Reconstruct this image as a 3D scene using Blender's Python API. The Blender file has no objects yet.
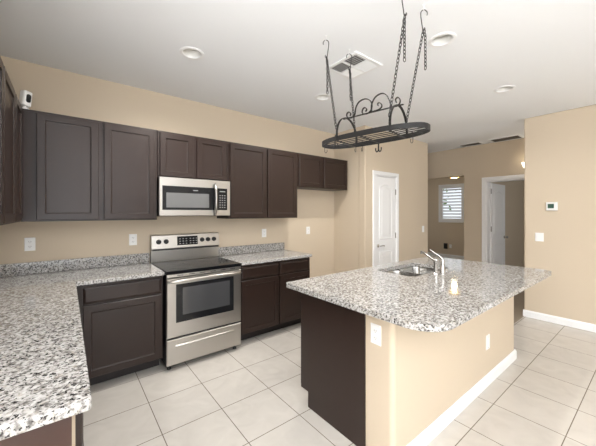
import bpy, bmesh, math, random
from mathutils import Vector, Matrix
random.seed(7)
C = bpy.context.scene.collection
S = bpy.context.scene
PI = math.pi

# ------------------------------------------------------------------ camera, world, lights, exposure
F_PX, YAW, EYE = 292.67, math.radians(38.344), 1.45
cd = bpy.data.cameras.new('camera'); cam = bpy.data.objects.new('camera', cd); C.objects.link(cam)
cam.location = (0, 0, EYE); cam.rotation_euler = (PI/2, 0, -YAW)
cd.sensor_fit = 'HORIZONTAL'; cd.sensor_width = 36; cd.lens = 36*F_PX/596
cd.shift_y = -10.5/596; cd.clip_start = 0.02
S.camera = cam
S.view_settings.view_transform = 'Standard'; S.view_settings.look = 'None'
S.view_settings.gamma = 1; S.view_settings.use_curve_mapping = False
S.view_settings.exposure = 0.0

w = bpy.data.worlds.new('sky'); S.world = w; w.use_nodes = True
bg = w.node_tree.nodes['Background']; bg.inputs['Color'].default_value = (0.86, 0.93, 1.0, 1); bg.inputs['Strength'].default_value = 1.15

def area(name, loc, rot, sx, sy, power, col=(1, 1, 1)):
    l = bpy.data.lights.new(name, 'AREA'); l.shape = 'RECTANGLE'; l.size = sx; l.size_y = sy
    l.energy = power; l.color = col
    o = bpy.data.objects.new(name, l); C.objects.link(o); o.location = loc; o.rotation_euler = rot
    return o
# daylight through the glass doors and windows of the great room behind the camera; the fills below are added
COOL = (0.93, 0.965, 1.0)
area('daylight_slider', (-1.0, -6.22, 1.15), (PI/2+math.radians(6), 0, 0), 3.8, 2.0, 165, COOL)
NEUT = (0.95, 0.97, 1.0)
area('great_room_fill', (1.2, -3.0, 1.6), (PI, 0, 0), 2.4, 2.4, 150, NEUT)  # added fill bounced off the ceiling, no lamp stands here
area('breakfast_fill', (-1.7, -0.6, 1.3), (PI, 0, 0), 1.6, 1.6, 290, NEUT)  # unseen fill, added to lift the ceiling and left back corner
area('hall_fill', (5.75, -0.5, 1.5), (PI, 0, 0), 0.8, 1.2, 19, (1.0, .97, .93))  # extra bounce added to brighten the hall, without a fixture
area('dining_side_fill', (7.6, 6.2, 1.5), (PI/2, 0, PI), 1.8, 1.4, 3.5, COOL)  # invented side light, added to brighten the far room
area('hall_end_fill', (6.6, -1.75, 1.6), (PI/2, 0, 0), 1.6, 1.2, 9, COOL)  # made-up source out of view, added to lighten the hall
area('bedroom_fill', (8.3, -1.75, 1.6), (PI/2, 0, 0), 1.6, 1.2, 12, COOL)  # added light for the dark room behind the hall door

# ------------------------------------------------------------------ materials
def new_mat(name):
    m = bpy.data.materials.new(name); m.use_nodes = True
    nt = m.node_tree; b = nt.nodes['Principled BSDF']
    return m, nt, b
def flat(name, col, rough=0.5, metal=0.0, coat=0.0, emis=None, es=0.0, bump=0.0, bscale=200, var=0.0, vscale=6, spec=0.5):
    m, nt, b = new_mat(name)
    b.inputs['Base Color'].default_value = (*col, 1); b.inputs['Roughness'].default_value = rough
    b.inputs['Metallic'].default_value = metal; b.inputs['Coat Weight'].default_value = coat
    b.inputs['Specular IOR Level'].default_value = spec
    if emis: b.inputs['Emission Color'].default_value = (*emis, 1); b.inputs['Emission Strength'].default_value = es
    tc = nt.nodes.new('ShaderNodeTexCoord')
    if var:
        n = nt.nodes.new('ShaderNodeTexNoise'); n.inputs['Scale'].default_value = vscale; n.inputs['Detail'].default_value = 4
        mx = nt.nodes.new('ShaderNodeMix'); mx.data_type = 'RGBA'
        mx.inputs['A'].default_value = (*[c*(1-var) for c in col], 1); mx.inputs['B'].default_value = (*[min(1, c*(1+var)) for c in col], 1)
        nt.links.new(tc.outputs['Object'], n.inputs['Vector']); nt.links.new(n.outputs['Fac'], mx.inputs['Factor'])
        nt.links.new(mx.outputs['Result'], b.inputs['Base Color'])
    if bump:
        n = nt.nodes.new('ShaderNodeTexNoise'); n.inputs['Scale'].default_value = bscale
        bp = nt.nodes.new('ShaderNodeBump'); bp.inputs['Strength'].default_value = bump; bp.inputs['Distance'].default_value = 0.002
        nt.links.new(tc.outputs['Object'], n.inputs['Vector']); nt.links.new(n.outputs['Fac'], bp.inputs['Height'])
        nt.links.new(bp.outputs['Normal'], b.inputs['Normal'])
    return m

def granite():
    m, nt, b = new_mat('speckled_granite')
    tc = nt.nodes.new('ShaderNodeTexCoord')
    def noise(sc, det, off=0):
        n = nt.nodes.new('ShaderNodeTexNoise'); n.inputs['Scale'].default_value = sc; n.inputs['Detail'].default_value = det
        n.inputs['Roughness'].default_value = 0.55
        mp = nt.nodes.new('ShaderNodeMapping'); mp.inputs['Location'].default_value = (off, off*.7, off*1.3)
        nt.links.new(tc.outputs['Object'], mp.inputs['Vector']); nt.links.new(mp.outputs['Vector'], n.inputs['Vector'])
        return n
    def ramp(src, stops):
        r = nt.nodes.new('ShaderNodeValToRGB'); e = r.color_ramp.elements
        while len(e) < len(stops): e.new(0.5)
        for el, (p, c) in zip(e, stops): el.position = p; el.color = (*c, 1)
        nt.links.new(src, r.inputs['Fac']); return r
    base = ramp(noise(74, 3).outputs['Fac'], [(0.31, (.11, .103, .096)), (0.41, (.225, .213, .198)), (0.50, (.425, .41, .39)), (0.66, (.585, .57, .55))])
    spk = ramp(noise(100, 2, 3.1).outputs['Fac'], [(0.385, (1, 1, 1)), (0.415, (0, 0, 0))])
    tan = ramp(noise(45, 2, 7.7).outputs['Fac'], [(0.58, (0, 0, 0)), (0.66, (1, 1, 1))])
    m1 = nt.nodes.new('ShaderNodeMix'); m1.data_type = 'RGBA'; m1.inputs['B'].default_value = (.40, .35, .29, 1)
    mul = nt.nodes.new('ShaderNodeMath'); mul.operation = 'MULTIPLY'; mul.inputs[1].default_value = 0.45
    nt.links.new(tan.outputs['Color'], mul.inputs[0]); nt.links.new(mul.outputs[0], m1.inputs['Factor']); nt.links.new(base.outputs['Color'], m1.inputs['A'])
    m2 = nt.nodes.new('ShaderNodeMix'); m2.data_type = 'RGBA'; m2.inputs['B'].default_value = (.035, .032, .032, 1)
    nt.links.new(spk.outputs['Color'], m2.inputs['Factor']); nt.links.new(m1.outputs['Result'], m2.inputs['A'])
    nt.links.new(m2.outputs['Result'], b.inputs['Base Color'])
    b.inputs['Roughness'].default_value = 0.06; b.inputs['Specular IOR Level'].default_value = 0.5
    return m

def tile():
    m, nt, b = new_mat('beige_floor_tile')
    tc = nt.nodes.new('ShaderNodeTexCoord'); mp = nt.nodes.new('ShaderNodeMapping')
    mp.inputs['Location'].default_value = (-0.900 + 0.409*20, -1.638 + 0.409*20, 0)
    br = nt.nodes.new('ShaderNodeTexBrick'); br.offset = 0; br.squash = 1
    br.inputs['Scale'].default_value = 1; br.inputs['Brick Width'].default_value = 0.409; br.inputs['Row Height'].default_value = 0.409
    br.inputs['Mortar Size'].default_value = 0.0028; br.inputs['Mortar Smooth'].default_value = 0.1; br.inputs['Bias'].default_value = 0
    br.inputs['Color1'].default_value = (.63, .588, .53, 1); br.inputs['Color2'].default_value = (.595, .555, .502, 1)
    br.inputs['Mortar'].default_value = (.20, .165, .13, 1)
    n = nt.nodes.new('ShaderNodeTexNoise'); n.inputs['Scale'].default_value = 5; n.inputs['Detail'].default_value = 6; n.inputs['Distortion'].default_value = 1.5
    rp = nt.nodes.new('ShaderNodeValToRGB'); rp.color_ramp.elements[0].position = .3; rp.color_ramp.elements[0].color = (.93, .925, .92, 1); rp.color_ramp.elements[1].position = .7; rp.color_ramp.elements[1].color = (1.02, 1.02, 1.02, 1)
    mx = nt.nodes.new('ShaderNodeMix'); mx.data_type = 'RGBA'; mx.blend_type = 'MULTIPLY'; mx.inputs['Factor'].default_value = 1
    L = nt.links.new
    L(tc.outputs['Object'], mp.inputs['Vector']); L(mp.outputs['Vector'], br.inputs['Vector']); L(tc.outputs['Object'], n.inputs['Vector'])
    L(n.outputs['Fac'], rp.inputs['Fac']); L(br.outputs['Color'], mx.inputs['A']); L(rp.outputs['Color'], mx.inputs['B']); L(mx.outputs['Result'], b.inputs['Base Color'])
    bp = nt.nodes.new('ShaderNodeBump'); bp.inputs['Strength'].default_value = 0.35; bp.inputs['Distance'].default_value = 0.002; bp.invert = True
    L(br.outputs['Fac'], bp.inputs['Height']); L(bp.outputs['Normal'], b.inputs['Normal'])
    b.inputs['Roughness'].default_value = 0.26
    return m

WALL = flat('tan_wall_paint', (.61, .508, .382), .75, bump=.10, bscale=160)
OFFW = flat('off_white_paint', (.80, .79, .78), .8)
CEIL = flat('ceiling_paint', (.865, .875, .885), .9, bump=.08, bscale=120)
WHITE = flat('white_trim_paint', (.86, .855, .85), .35)
DOORW = flat('white_door_paint', (.84, .835, .83), .4)
WOOD = flat('espresso_wood', (.0245, .0135, .0100), .34, var=.12, vscale=9, spec=.38)
PANELWOOD = flat('reddish_end_panel_wood', (.040, .0155, .010), .35, var=.15, vscale=7)
TOE = flat('toe_kick_black', (.016, .011, .010), .5)
GRAN = granite()
TILE = tile()
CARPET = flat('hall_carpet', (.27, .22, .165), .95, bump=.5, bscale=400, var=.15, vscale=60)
STEEL = flat('brushed_stainless', (.52, .495, .46), .32, 1.0, bump=.02, bscale=300)
STEEL_D = flat('dark_stainless', (.38, .37, .35), .28, 1.0)
SINKST = flat('sink_stainless', (.42, .41, .39), .27, 1.0)
CHROME = flat('brushed_nickel', (.58, .565, .54), .24, 1.0)
BLACKGLASS = flat('black_glass', (.012, .012, .013), .06, spec=.35)
COOKGLASS = flat('black_ceramic_glass', (.007, .007, .008), .10, spec=.5)
WINGLASS = flat('oven_window_glass', (.06, .06, .062), .06, coat=.4)
MWGLASS = flat('microwave_window_glass', (.15, .15, .15), .10, coat=.3)
BLACK = flat('black_plastic', (.014, .014, .015), .4)
IRON = flat('black_wrought_iron', (.011, .010, .0095), .5, spec=.3)
CHAINM = flat('dark_chain_steel', (.045, .042, .040), .45, .5)
PLATE = flat('white_plastic', (.85, .84, .82), .35)
SLOT = flat('outlet_slot', (.10, .09, .08), .5)
GREYP = flat('grey_print', (.24, .24, .24), .5)
COOKGLASS.node_tree.nodes['Principled BSDF'].inputs['IOR'].default_value = 1.12
RINGM = flat('burner_ring_print', (.03, .03, .03), .25)
LCD = flat('green_lcd', (.055, .11, .08), .2)
VENTW = flat('vent_white', (.84, .84, .83), .4)
VENTD = flat('vent_dark', (.10, .09, .08), .8)
VENTR = flat('register_shadow', (.22, .19, .165), .8)
VENTG = flat('vent_grey', (.30, .27, .24), .6)
LAMPIN = flat('baffle_white', (.80, .79, .75), .5)
BULB = flat('frosted_bulb', (.75, .74, .70), .5)
BRONZE = flat('bronze', (.10, .065, .04), .35, .8)
AMBER = flat('amber_lit_glass', (.9, .7, .3), .3, emis=(1.0, .60, .12), es=1.7)
AMBERHOT = flat('amber_lit_bulb_glow', (1, .95, .8), .3, emis=(1.0, .93, .72), es=7)
SHADE = flat('lit_white_glass', (.95, .93, .88), .3, emis=(1.0, .93, .80), es=2.5)
HINGE = flat('hinge_metal', (.35, .33, .30), .35, .9)
LIGHTWOOD = flat('raw_wood_edge', (.30, .24, .17), .5)
LEAF = flat('leaf_green', (.22, .36, .14), .7, var=.4, vscale=5)

# ------------------------------------------------------------------ mesh helpers
class MB:
    def __init__(s, face='S', o=(0, 0, 0)):
        s.bm = bmesh.new(); s.face = face; s.o = o
    def T(s, p):
        u, v, z = p; x, y, zz = s.o
        if s.face == 'S': return Vector((x+u, y-v, zz+z))     # u to the right, v out of the wall towards -Y
        if s.face == 'W': return Vector((x-v, y-u, zz+z))     # faces -X
        if s.face == 'E': return Vector((x+v, y+u, zz+z))     # faces +X
        if s.face == 'N': return Vector((x-u, y+v, zz+z))     # faces +Y
        return Vector((x+u, y+v, zz+z))                       # 'P': plain axes
    def V(s, p): return s.bm.verts.new(s.T(p))
    def box(s, u0, u1, v0, v1, z0, z1):
        vs = [s.V((u, v, z)) for z in (z0, z1) for v in (v0, v1) for u in (u0, u1)]
        for f in ((0, 1, 3, 2), (4, 6, 7, 5), (0, 4, 5, 1), (2, 3, 7, 6), (0, 2, 6, 4), (1, 5, 7, 3)):
            s.bm.faces.new([vs[i] for i in f])
        return s
    def loft(s, loops, cap0=True, cap1=True):
        R = [[s.V(p) for p in lp] for lp in loops]
        n = len(R[0])
        for a, b in zip(R, R[1:]):
            for i in range(n):
                j = (i+1) % n
                s.bm.faces.new((a[i], a[j], b[j], b[i]))
        if cap0: s.bm.faces.new(R[0][::-1])
        if cap1: s.bm.faces.new(R[-1])
        return s
    def rect(s, u0, u1, z0, z1, prof, cap0=True, cap1=True):
        """concentric rectangles: prof = [(inset, depth out), ...]"""
        return s.loft([[(u0+i, d, z0+i), (u1-i, d, z0+i), (u1-i, d, z1-i), (u0+i, d, z1-i)] for i, d in prof], cap0, cap1)
    def prism(s, poly, z0, z1):
        return s.loft([[(x, y, z0) for x, y in poly], [(x, y, z1) for x, y in poly]])
    def tube(s, pts, r, n=8, closed=False, flat=None):
        P = [Vector(p) for p in pts]; N = len(P); rings = []
        up0 = None
        for i, p in enumerate(P):
            if closed: t = P[(i+1) % N]-P[i-1]
            else: t = P[min(i+1, N-1)]-P[max(i-1, 0)]
            t.normalize()
            if flat is not None: a = Vector(flat)
            elif up0 is None:
                a = Vector((0, 0, 1)) if abs(t.z) < .9 else Vector((1, 0, 0))
            else: a = up0
            a = (a - t*a.dot(t))
            if a.length < 1e-5: a = Vector((1, 0, 0)) - t*t.x
            a.normalize(); up0 = a; b = t.cross(a)
            rr = r[i] if isinstance(r, (list, tuple)) and flat is None and len(r) == N else r
            ra, rb = (rr if isinstance(rr, (list, tuple)) else (rr, rr))
            rings.append([p + a*(ra*math.cos(k*2*PI/n)) + b*(rb*math.sin(k*2*PI/n)) for k in range(n)])
        if closed:
            R = [[s.V(q) for q in rg] for rg in rings]
            for i in range(N):
                A, B = R[i], R[(i+1) % N]
                for k in range(n): s.bm.faces.new((A[k], A[(k+1) % n], B[(k+1) % n], B[k]))
        else: s.loft(rings)
        return s
    def strip(s, pts, hw, ht, wdir):
        """rectangular bar swept along pts, half width hw along wdir, half thickness ht"""
        P = [Vector(p) for p in pts]; wd = Vector(wdir).normalized(); L = []
        for i, p in enumerate(P):
            t = (P[min(i+1, len(P)-1)]-P[max(i-1, 0)]).normalized(); nn = t.cross(wd).normalized()
            L.append([p+wd*hw+nn*ht, p-wd*hw+nn*ht, p-wd*hw-nn*ht, p+wd*hw-nn*ht])
        return s.loft(L)
    def lathe(s, prof, c, axis='z', n=24, cap0=True, cap1=True):
        """prof = [(radius, height)]"""
        L = []
        for r, h in prof:
            lp = []
            for k in range(n):
                a = k*2*PI/n; x, y = r*math.cos(a), r*math.sin(a)
                if axis == 'z': lp.append((c[0]+x, c[1]+y, c[2]+h))
                elif axis == 'v': lp.append((c[0]+x, c[1]+h, c[2]+y))
                else: lp.append((c[0]+h, c[1]+x, c[2]+y))
            L.append(lp)
        return s.loft(L, cap0, cap1)
    def torus(s, c, R, r, ax_a, ax_b, sa=1.0, n=12, m=6):
        a, b = Vector(ax_a).normalized(), Vector(ax_b).normalized(); cc = Vector(c)
        pts = [cc + a*(R*sa*math.cos(k*2*PI/n)) + b*(R*math.sin(k*2*PI/n)) for k in range(n)]
        return s.tube(pts, r, m, closed=True, flat=tuple(a.cross(b)))

def link(name, mb, mat, parent=None, bevel=0.0, smooth=False, seg=2):
    bm = mb.bm
    bmesh.ops.recalc_face_normals(bm, faces=bm.faces[:])
    me = bpy.data.meshes.new(name)
    if parent is not None: org = Vector(parent['_w'])
    else:
        xs = [v.co for v in bm.verts]
        lo = Vector([min(c[i] for c in xs) for i in range(3)]); hi = Vector([max(c[i] for c in xs) for i in range(3)])
        org = Vector(((lo.x+hi.x)/2, (lo.y+hi.y)/2, lo.z))
    keep0 = mat in (GRAN, TILE)
    if parent is None and keep0: org = Vector((0, 0, 0))
    bmesh.ops.translate(bm, verts=bm.verts[:], vec=-org)
    bm.to_mesh(me); bm.free(); me.materials.append(mat)
    o = bpy.data.objects.new(name, me); C.objects.link(o)
    if parent is not None:
        o.parent = parent
        if parent.type == 'MESH': pass
    else: o.location = org
    o['_w'] = tuple(org)
    if bevel:
        b = o.modifiers.new('bevel', 'BEVEL'); b.width = bevel; b.segments = seg; b.limit_method = 'ANGLE'; b.angle_limit = math.radians(35)
    if smooth:
        for p in me.polygons: p.use_smooth = True
        try: me.set_sharp_from_angle(angle=math.radians(40))
        except Exception: pass
    return o
def tag(o, label=None, cat=None, group=None, kind=None):
    if label: o['label'] = label
    if cat: o['category'] = cat
    if group: o['group'] = group
    if kind: o['kind'] = kind
    return o
def thing(name, loc, label, cat, group=None, kind=None):
    o = bpy.data.objects.new(name, None); C.objects.link(o); o.location = loc; o.empty_display_size = .05
    o['_w'] = tuple(loc); return tag(o, label, cat, group, kind)
def struct(name, mb, mat, bevel=0.0):
    return tag(link(name, mb, mat, bevel=bevel), kind='structure')
def copy_thing(o, delta, label, group=None):
    """copy of a thing with copies of its parts and sub-parts, moved by delta"""
    r = o.copy(); C.objects.link(r); r.location = o.location + Vector(delta); r['label'] = label
    if group: r['group'] = group
    for ch in list(o.children):
        c = ch.copy(); C.objects.link(c); c.parent = r
        for g in list(ch.children):
            d = g.copy(); C.objects.link(d); d.parent = c
    return r

HC = 2.765
# ------------------------------------------------------------------ room shell
struct('floor', MB('P').box(-3.2, 5.15, -6.3, 1.247, -.1, 0).box(-3.2, 4.3, 1.247, 3.6, -.1, 0), TILE)
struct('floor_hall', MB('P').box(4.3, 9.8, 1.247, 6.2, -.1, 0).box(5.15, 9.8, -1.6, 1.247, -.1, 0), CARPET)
# ceiling with round holes for the recessed lights
cans = [(.812, 2.435), (2.29, 2.437), (2.24, 1.066), (3.655, 1.08)]
def holed(outer, holes, z0, z1):
    mb = MB('P'); bm = mb.bm; ed = []
    for loop in [outer]+holes:
        vs = [bm.verts.new((x, y, z0)) for x, y in loop]
        ed += [bm.edges.new((vs[i], vs[(i+1) % len(vs)])) for i in range(len(vs))]
    r = bmesh.ops.triangle_fill(bm, edges=ed, use_beauty=True, use_dissolve=False)
    fs = [g for g in r['geom'] if isinstance(g, bmesh.types.BMFace)]
    ex = bmesh.ops.extrude_face_region(bm, geom=fs)
    bmesh.ops.translate(bm, verts=[g for g in ex['geom'] if isinstance(g, bmesh.types.BMVert)], vec=(0, 0, z1-z0))
    return mb
circ = lambda x, y, r, n=32: [(x+r*math.cos(k*2*PI/n), y+r*math.sin(k*2*PI/n)) for k in range(n)]
struct('ceiling', holed([(-3.2, -6.3), (9.8, -6.3), (9.8, 6.2), (-3.2, 6.2)], [circ(x, y, .074) for x, y in cans], HC, HC+.14), CEIL)
struct('wall_back', MB('P').box(-.74, 3.52, 3.47, 3.60, 0, HC), WALL)
struct('wall_left', MB('P').box(-.74, -.62, .80, 3.47, 0, HC).box(-3.2, -.74, .80, .92, 0, HC), WALL)
struct('wall_side', MB('P').box(3.52, 3.64, 2.946, 3.60, 0, HC), WALL)
# pantry wall with its door opening, corner rounded as plaster bead
pw = MB('S', (0, 2.826, 0))
pw.loft([[(u, v, z) for u, z in ((3.52, 0), (3.76, 0), (3.76, 2.04), (4.33, 2.04), (4.33, 0), (5.382, 0), (5.382, HC), (3.52, HC))] for v in (-.12, 0)])
pw.box(5.262, 5.382, -3.3, -.12, 0, HC)
struct('wall_pantry', pw, WALL, .012)
rw = MB('P').box(5.03, 5.16, -6.3, 1.252, 0, HC)
struct('wall_right', rw, WALL, .015)
hw = MB('W', (6.30, 0, 0))          # u = -y, v out towards -X
hw.box(-6.2, -3.95, -.2, 0, 0, HC).box(-3.95, -2.557, -.2, 0, 2.20, HC).box(-2.557, -2.16, -.2, 0, 0, HC)
hw.box(-2.16, -1.36, -.2, 0, 2.05, HC).box(-1.36, 1.6, -.2, 0, 0, HC)
struct('wall_hall', hw, WALL)
fw = MB('W', (9.60, 0, 0))
wy0, wy1, wz0, wz1 = 3.92, 4.60, 1.20, 2.28
fw.box(-6.2, -wy1, -.15, 0, 0, HC).box(-wy0, 1.6, -.15, 0, 0, HC).box(-wy1, -wy0, -.15, 0, 0, wz0).box(-wy1, -wy0, -.15, 0, wz1, HC)
struct('wall_dining', fw, WALL)
struct('wall_bedroom', MB('P').box(6.5, 9.6, 2.40, 2.52, 0, HC), WALL)
he = MB('P')
for a, b, c, d in ((5.16, 5.8, 0, HC), (7.4, 7.5, 0, HC), (9.1, 9.6, 0, HC), (5.8, 7.4, 0, 1.0), (5.8, 7.4, 2.2, HC), (7.5, 9.1, 0, 1.0), (7.5, 9.1, 2.2, HC)): he.box(a, b, -1.7, -1.58, c, d)
struct('wall_hall_end', he, OFFW)
de = MB('P')
for a, b, c, d in ((5.38, 6.6, 0, HC), (8.6, 9.6, 0, HC), (6.6, 8.6, 0, .7), (6.6, 8.6, 2.3, HC)): de.box(a, b, 6.0, 6.14, c, d)
struct('wall_dining_end', de, WALL)
# great room behind the camera
rb = MB('N', (0, -6.0, 0))
rb.box(-5.03, -1.2, -.1, 0, 0, HC).box(-1.2, 3.0, -.1, 0, 2.3, HC).box(3.0, 3.2, -.1, 0, 0, HC)
struct('wall_rear', rb, OFFW)
wl = MB('E', (-3.0, 0, 0))
wl.box(-6.0, .8, -.1, 0, 0, HC)
struct('wall_far_left', wl, OFFW)

# baseboards
def baseboard(name, mb, u0, u1, h=.092):
    mb.loft([[(u0, 0, 0), (u0, .014, 0), (u0, .014, h-.02), (u0, .006, h), (u0, 0, h)], [(u1, 0, 0), (u1, .014, 0), (u1, .014, h-.02), (u1, .006, h), (u1, 0, h)]])
    return struct(name, mb, WHITE)
baseboard('baseboard_right', MB('W', (5.03, 0, 0)), -1.262, 6.0)
baseboard('baseboard_dining', MB('W', (9.60, 0, 0)), -6.0, -2.52, .11)
baseboard('baseboard_back', MB('S', (0, 3.47, 0)), 2.50, 3.52)
baseboard('baseboard_hall', MB('W', (6.30, 0, 0)), -2.55, -2.235)

# ------------------------------------------------------------------ panelled doors
def outline(u0, u1, z0, z1, rise=0, n=12):
    pts = [(u0, z0), (u1, z0), (u1, z1-rise)]
    if rise:
        for k in range(1, n):
            t = k/n; pts.append((u1+(u0-u1)*t, z1-rise+rise*math.sin(PI*t)**.8))
    else: pts.append((u1, z1-.0001*0)); pts.pop()
    pts.append((u0, z1-rise)); return pts
def inset(poly, d):
    n = len(poly); cx = sum(p[0] for p in poly)/n; cz = sum(p[1] for p in poly)/n
    u0, u1 = min(p[0] for p in poly), max(p[0] for p in poly); z0, z1 = min(p[1] for p in poly), max(p[1] for p in poly)
    mu, mz = (u0+u1)/2, (z0+z1)/2
    return [(mu+(p[0]-mu)*(1-2*d/(u1-u0)), mz+(p[1]-mz)*(1-2*d/(z1-z0))) for p in poly]
def raised_panel(mb, poly, v):
    prof = [(0, v-.002), (0, v+.002), (.010, v+.010), (.024, v+.002), (.045, v+.002), (.075, v+.009)]
    mb.loft([[(a, d, b) for a, b in inset(poly, i)] for i, d in prof])
    return mb
def casing(mb, u0, u1, zt, cw=.062, th=.018, v=0):
    for a, b, z0, z1 in ((u0-cw, u0, 0, zt), (u1, u1+cw, 0, zt), (u0-cw, u1+cw, zt, zt+cw)):
        mb.rect(a, b, z0, z1, [(0, v), (0, v+th-.006), (.008, v+th)])
    return mb
def door_slab(root, mk, u0, u1, zt, v1, th=.035):
    sl = link('door_slab', mk().box(u0, u1, v1-th, v1, .012, zt), DOORW, root, bevel=.002)
    m = .095
    link('lower_panel', raised_panel(mk(), outline(u0+m, u1-m, .20, .83), v1), DOORW, sl)
    link('upper_panel', raised_panel(mk(), outline(u0+m, u1-m, 1.02, zt-.11, .065), v1), DOORW, sl); return sl

d1 = thing('door_1', (4.045, 2.826, 0), None, None, kind='structure')
mk = lambda: MB('S', (0, 2.826, 0))
link('door_casing', casing(mk(), 3.76, 4.33, 2.04), WHITE, d1)
jb = mk(); jb.box(3.76, 3.775, -.12, 0, 0, 2.04).box(4.315, 4.33, -.12, 0, 0, 2.04).box(3.775, 4.315, -.12, 0, 2.025, 2.04)
link('door_jamb', jb, WHITE, d1)
sl1 = door_slab(d1, mk, 3.778, 4.312, 2.02, -.006)
h = mk(); h.lathe([(.026, -.006), (.026, .004), (.020, .008)], (3.84, 0, .925), 'v', 20)
h.tube([(3.84, .004, .925), (3.84, .045, .925)], .008, 10).tube([(3.84, .045, .925), (3.90, .046, .929), (3.945, .044, .922)], .009, 10)
tag(link('lever_handle', h, CHROME, sl1, smooth=True), 'brushed nickel lever handle')
for z in (.22, 1.07, 1.79):
    link('hinge', mk().box(4.306, 4.328, -.004, .003, z-.045, z+.045).tube([(4.317, .004, z-.045), (4.317, .004, z+.045)], .005, 8), HINGE, d1)

# hall door, standing wide open into the room beyond
d2 = thing('door_2', (6.30, 1.745, 0), None, None, kind='structure')
mk = lambda: MB('W', (6.30, 0, 0))
link('door_casing', casing(mk(), -2.16, -1.36, 2.05, .072), WHITE, d2)
jb = mk(); jb.box(-2.16, -2.142, -.2, 0, 0, 2.05).box(-1.378, -1.36, -.2, 0, 0, 2.05).box(-2.142, -1.378, -.2, 0, 2.032, 2.05)
link('door_jamb', jb, WHITE, d2)
mk = lambda: MB('S', (6.425, 2.115, 0))
sl2 = door_slab(d2, mk, .02, .78, 2.02, .0)
kb = mk(); kb.lathe([(.03, 0), (.03, .006), (.011, .010), (.011, .035), (.026, .045), (.028, .058), (.018, .068)], (.72, 0, .94), 'v', 20)
tag(link('door_knob', kb, HINGE, sl2, smooth=True), 'round dark metal knob')
for z in (.22, 1.13, 1.86):
    link('hinge', mk().box(-.02, .018, -.002, .003, z-.05, z+.05).tube([(0, .006, z-.05), (0, .006, z+.05)], .006, 8), HINGE, d2)

# ------------------------------------------------------------------ shuttered window of the far room
wd = thing('window_1', (9.60, 4.26, wz0), None, None, kind='structure')
mk = lambda: MB('W', (9.60, 0, 0))
fr = mk(); fr.rect(-wy1-.07, -wy0+.07, wz0-.07, wz1+.07, [(0, 0), (0, .03), (.02, .035), (.07, .035), (.07, -.10)], False, False)
fr.box(-wy1, -wy1+.045, -.06, .02, wz0, wz1).box(-wy0-.045, -wy0, -.06, .02, wz0, wz1).box(-wy1+.045, -wy0-.045, -.06, .02, wz0, wz0+.06).box(-wy1+.045, -wy0-.045, -.06, .02, wz1-.06, wz1)
link('shutter_frame', fr, WHITE, wd)
n = 10
for k in range(n):
    z = wz0+.06 + (k+.5)*(wz1-wz0-.12)/n
    lv = mk(); a = math.radians(28); dx, dz = .046*math.cos(a), .046*math.sin(a)
    lv.loft([[(u, -.02-dx, z+dz-.004), (u, -.02+dx, z-dz-.004), (u, -.02+dx, z-dz+.004), (u, -.02-dx, z+dz+.004)] for u in (-wy1+.047, -wy0-.047)])
    link('shutter_louver', lv, WHITE, wd)

# ------------------------------------------------------------------ cabinets
PROF = lambda t, fw: [(0, 0), (0, t-.003), (.003, t), (fw, t), (fw+.003, t-.008), (fw+.009, t-.0095), (fw+.012, t-.010)]
def cab_door(root, mk, u0, u1, z0, z1, t=.02, fw=.052, name='door'):
    return link(name, mk().rect(u0, u1, z0, z1, PROF(t, fw)), WOOD, root)
def drawer_front(root, mk, u0, u1, z0, z1, t=.02):
    return link('drawer_front', mk().rect(u0, u1, z0, z1, [(0, 0), (0, t-.007), (.004, t-.004), (.012, t-.002), (.016, t)]), WOOD, root)
def wall_cabinet(face, o, u0, u1, z0, z1, depth, doors, label, dz0=.012, dz1=.014):
    mk = lambda: MB(face, o)
    p = mk().T(((u0+u1)/2, -depth/2, z0)); r = thing('wall_cabinet', p, label, 'cabinet', 'upper cabinets')
    link('carcass', mk().box(u0, u1, -depth, 0, z0, z1), WOOD, r, bevel=.0015)
    link('top_rail', mk().box(u0, u1, -.02, .004, z1-.012, z1+.004), WOOD, r)
    for a, b in doors: cab_door(r, mk, a, b, z0+dz0, z1-dz1)
    return r
BK = (0, 3.142, 0); ZT = 2.262; ZB = 1.378
wall_cabinet('S', BK, -.282, .703, ZB, ZT, .328, [(-.188, .222), (.263, .682)], 'dark brown two-door wall cabinet in the corner left of the microwave')
wall_cabinet('S', BK, .708, 1.456, 1.803, ZT, .328, [(.728, 1.055), (1.094, 1.43)], 'short dark brown two-door wall cabinet directly above the microwave')
wall_cabinet('S', BK, 1.460, 2.474, ZB, ZT, .328, [(1.478, 1.968), (1.990, 2.452)], 'tall dark brown two-door wall cabinet right of the microwave')
wall_cabinet('S', BK, 2.477, 3.475, 1.803, ZT, .328, [(2.497, 2.925), (2.965, 3.455)], 'short dark brown two-door wall cabinet over the empty fridge space')
LF = (-.284, 0, 0)
wall_cabinet('E', LF, 1.74, 2.695, ZB, ZT, .333, [(1.76, 2.21), (2.235, 2.68)], 'dark brown left-wall cabinet cut off by the left edge of the photo')
wall_cabinet('E', LF, 2.70, 3.140, ZB, ZT, .333, [(2.715, 3.05)], 'narrow dark brown wall cabinet on the left wall next to the inside corner')

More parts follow.
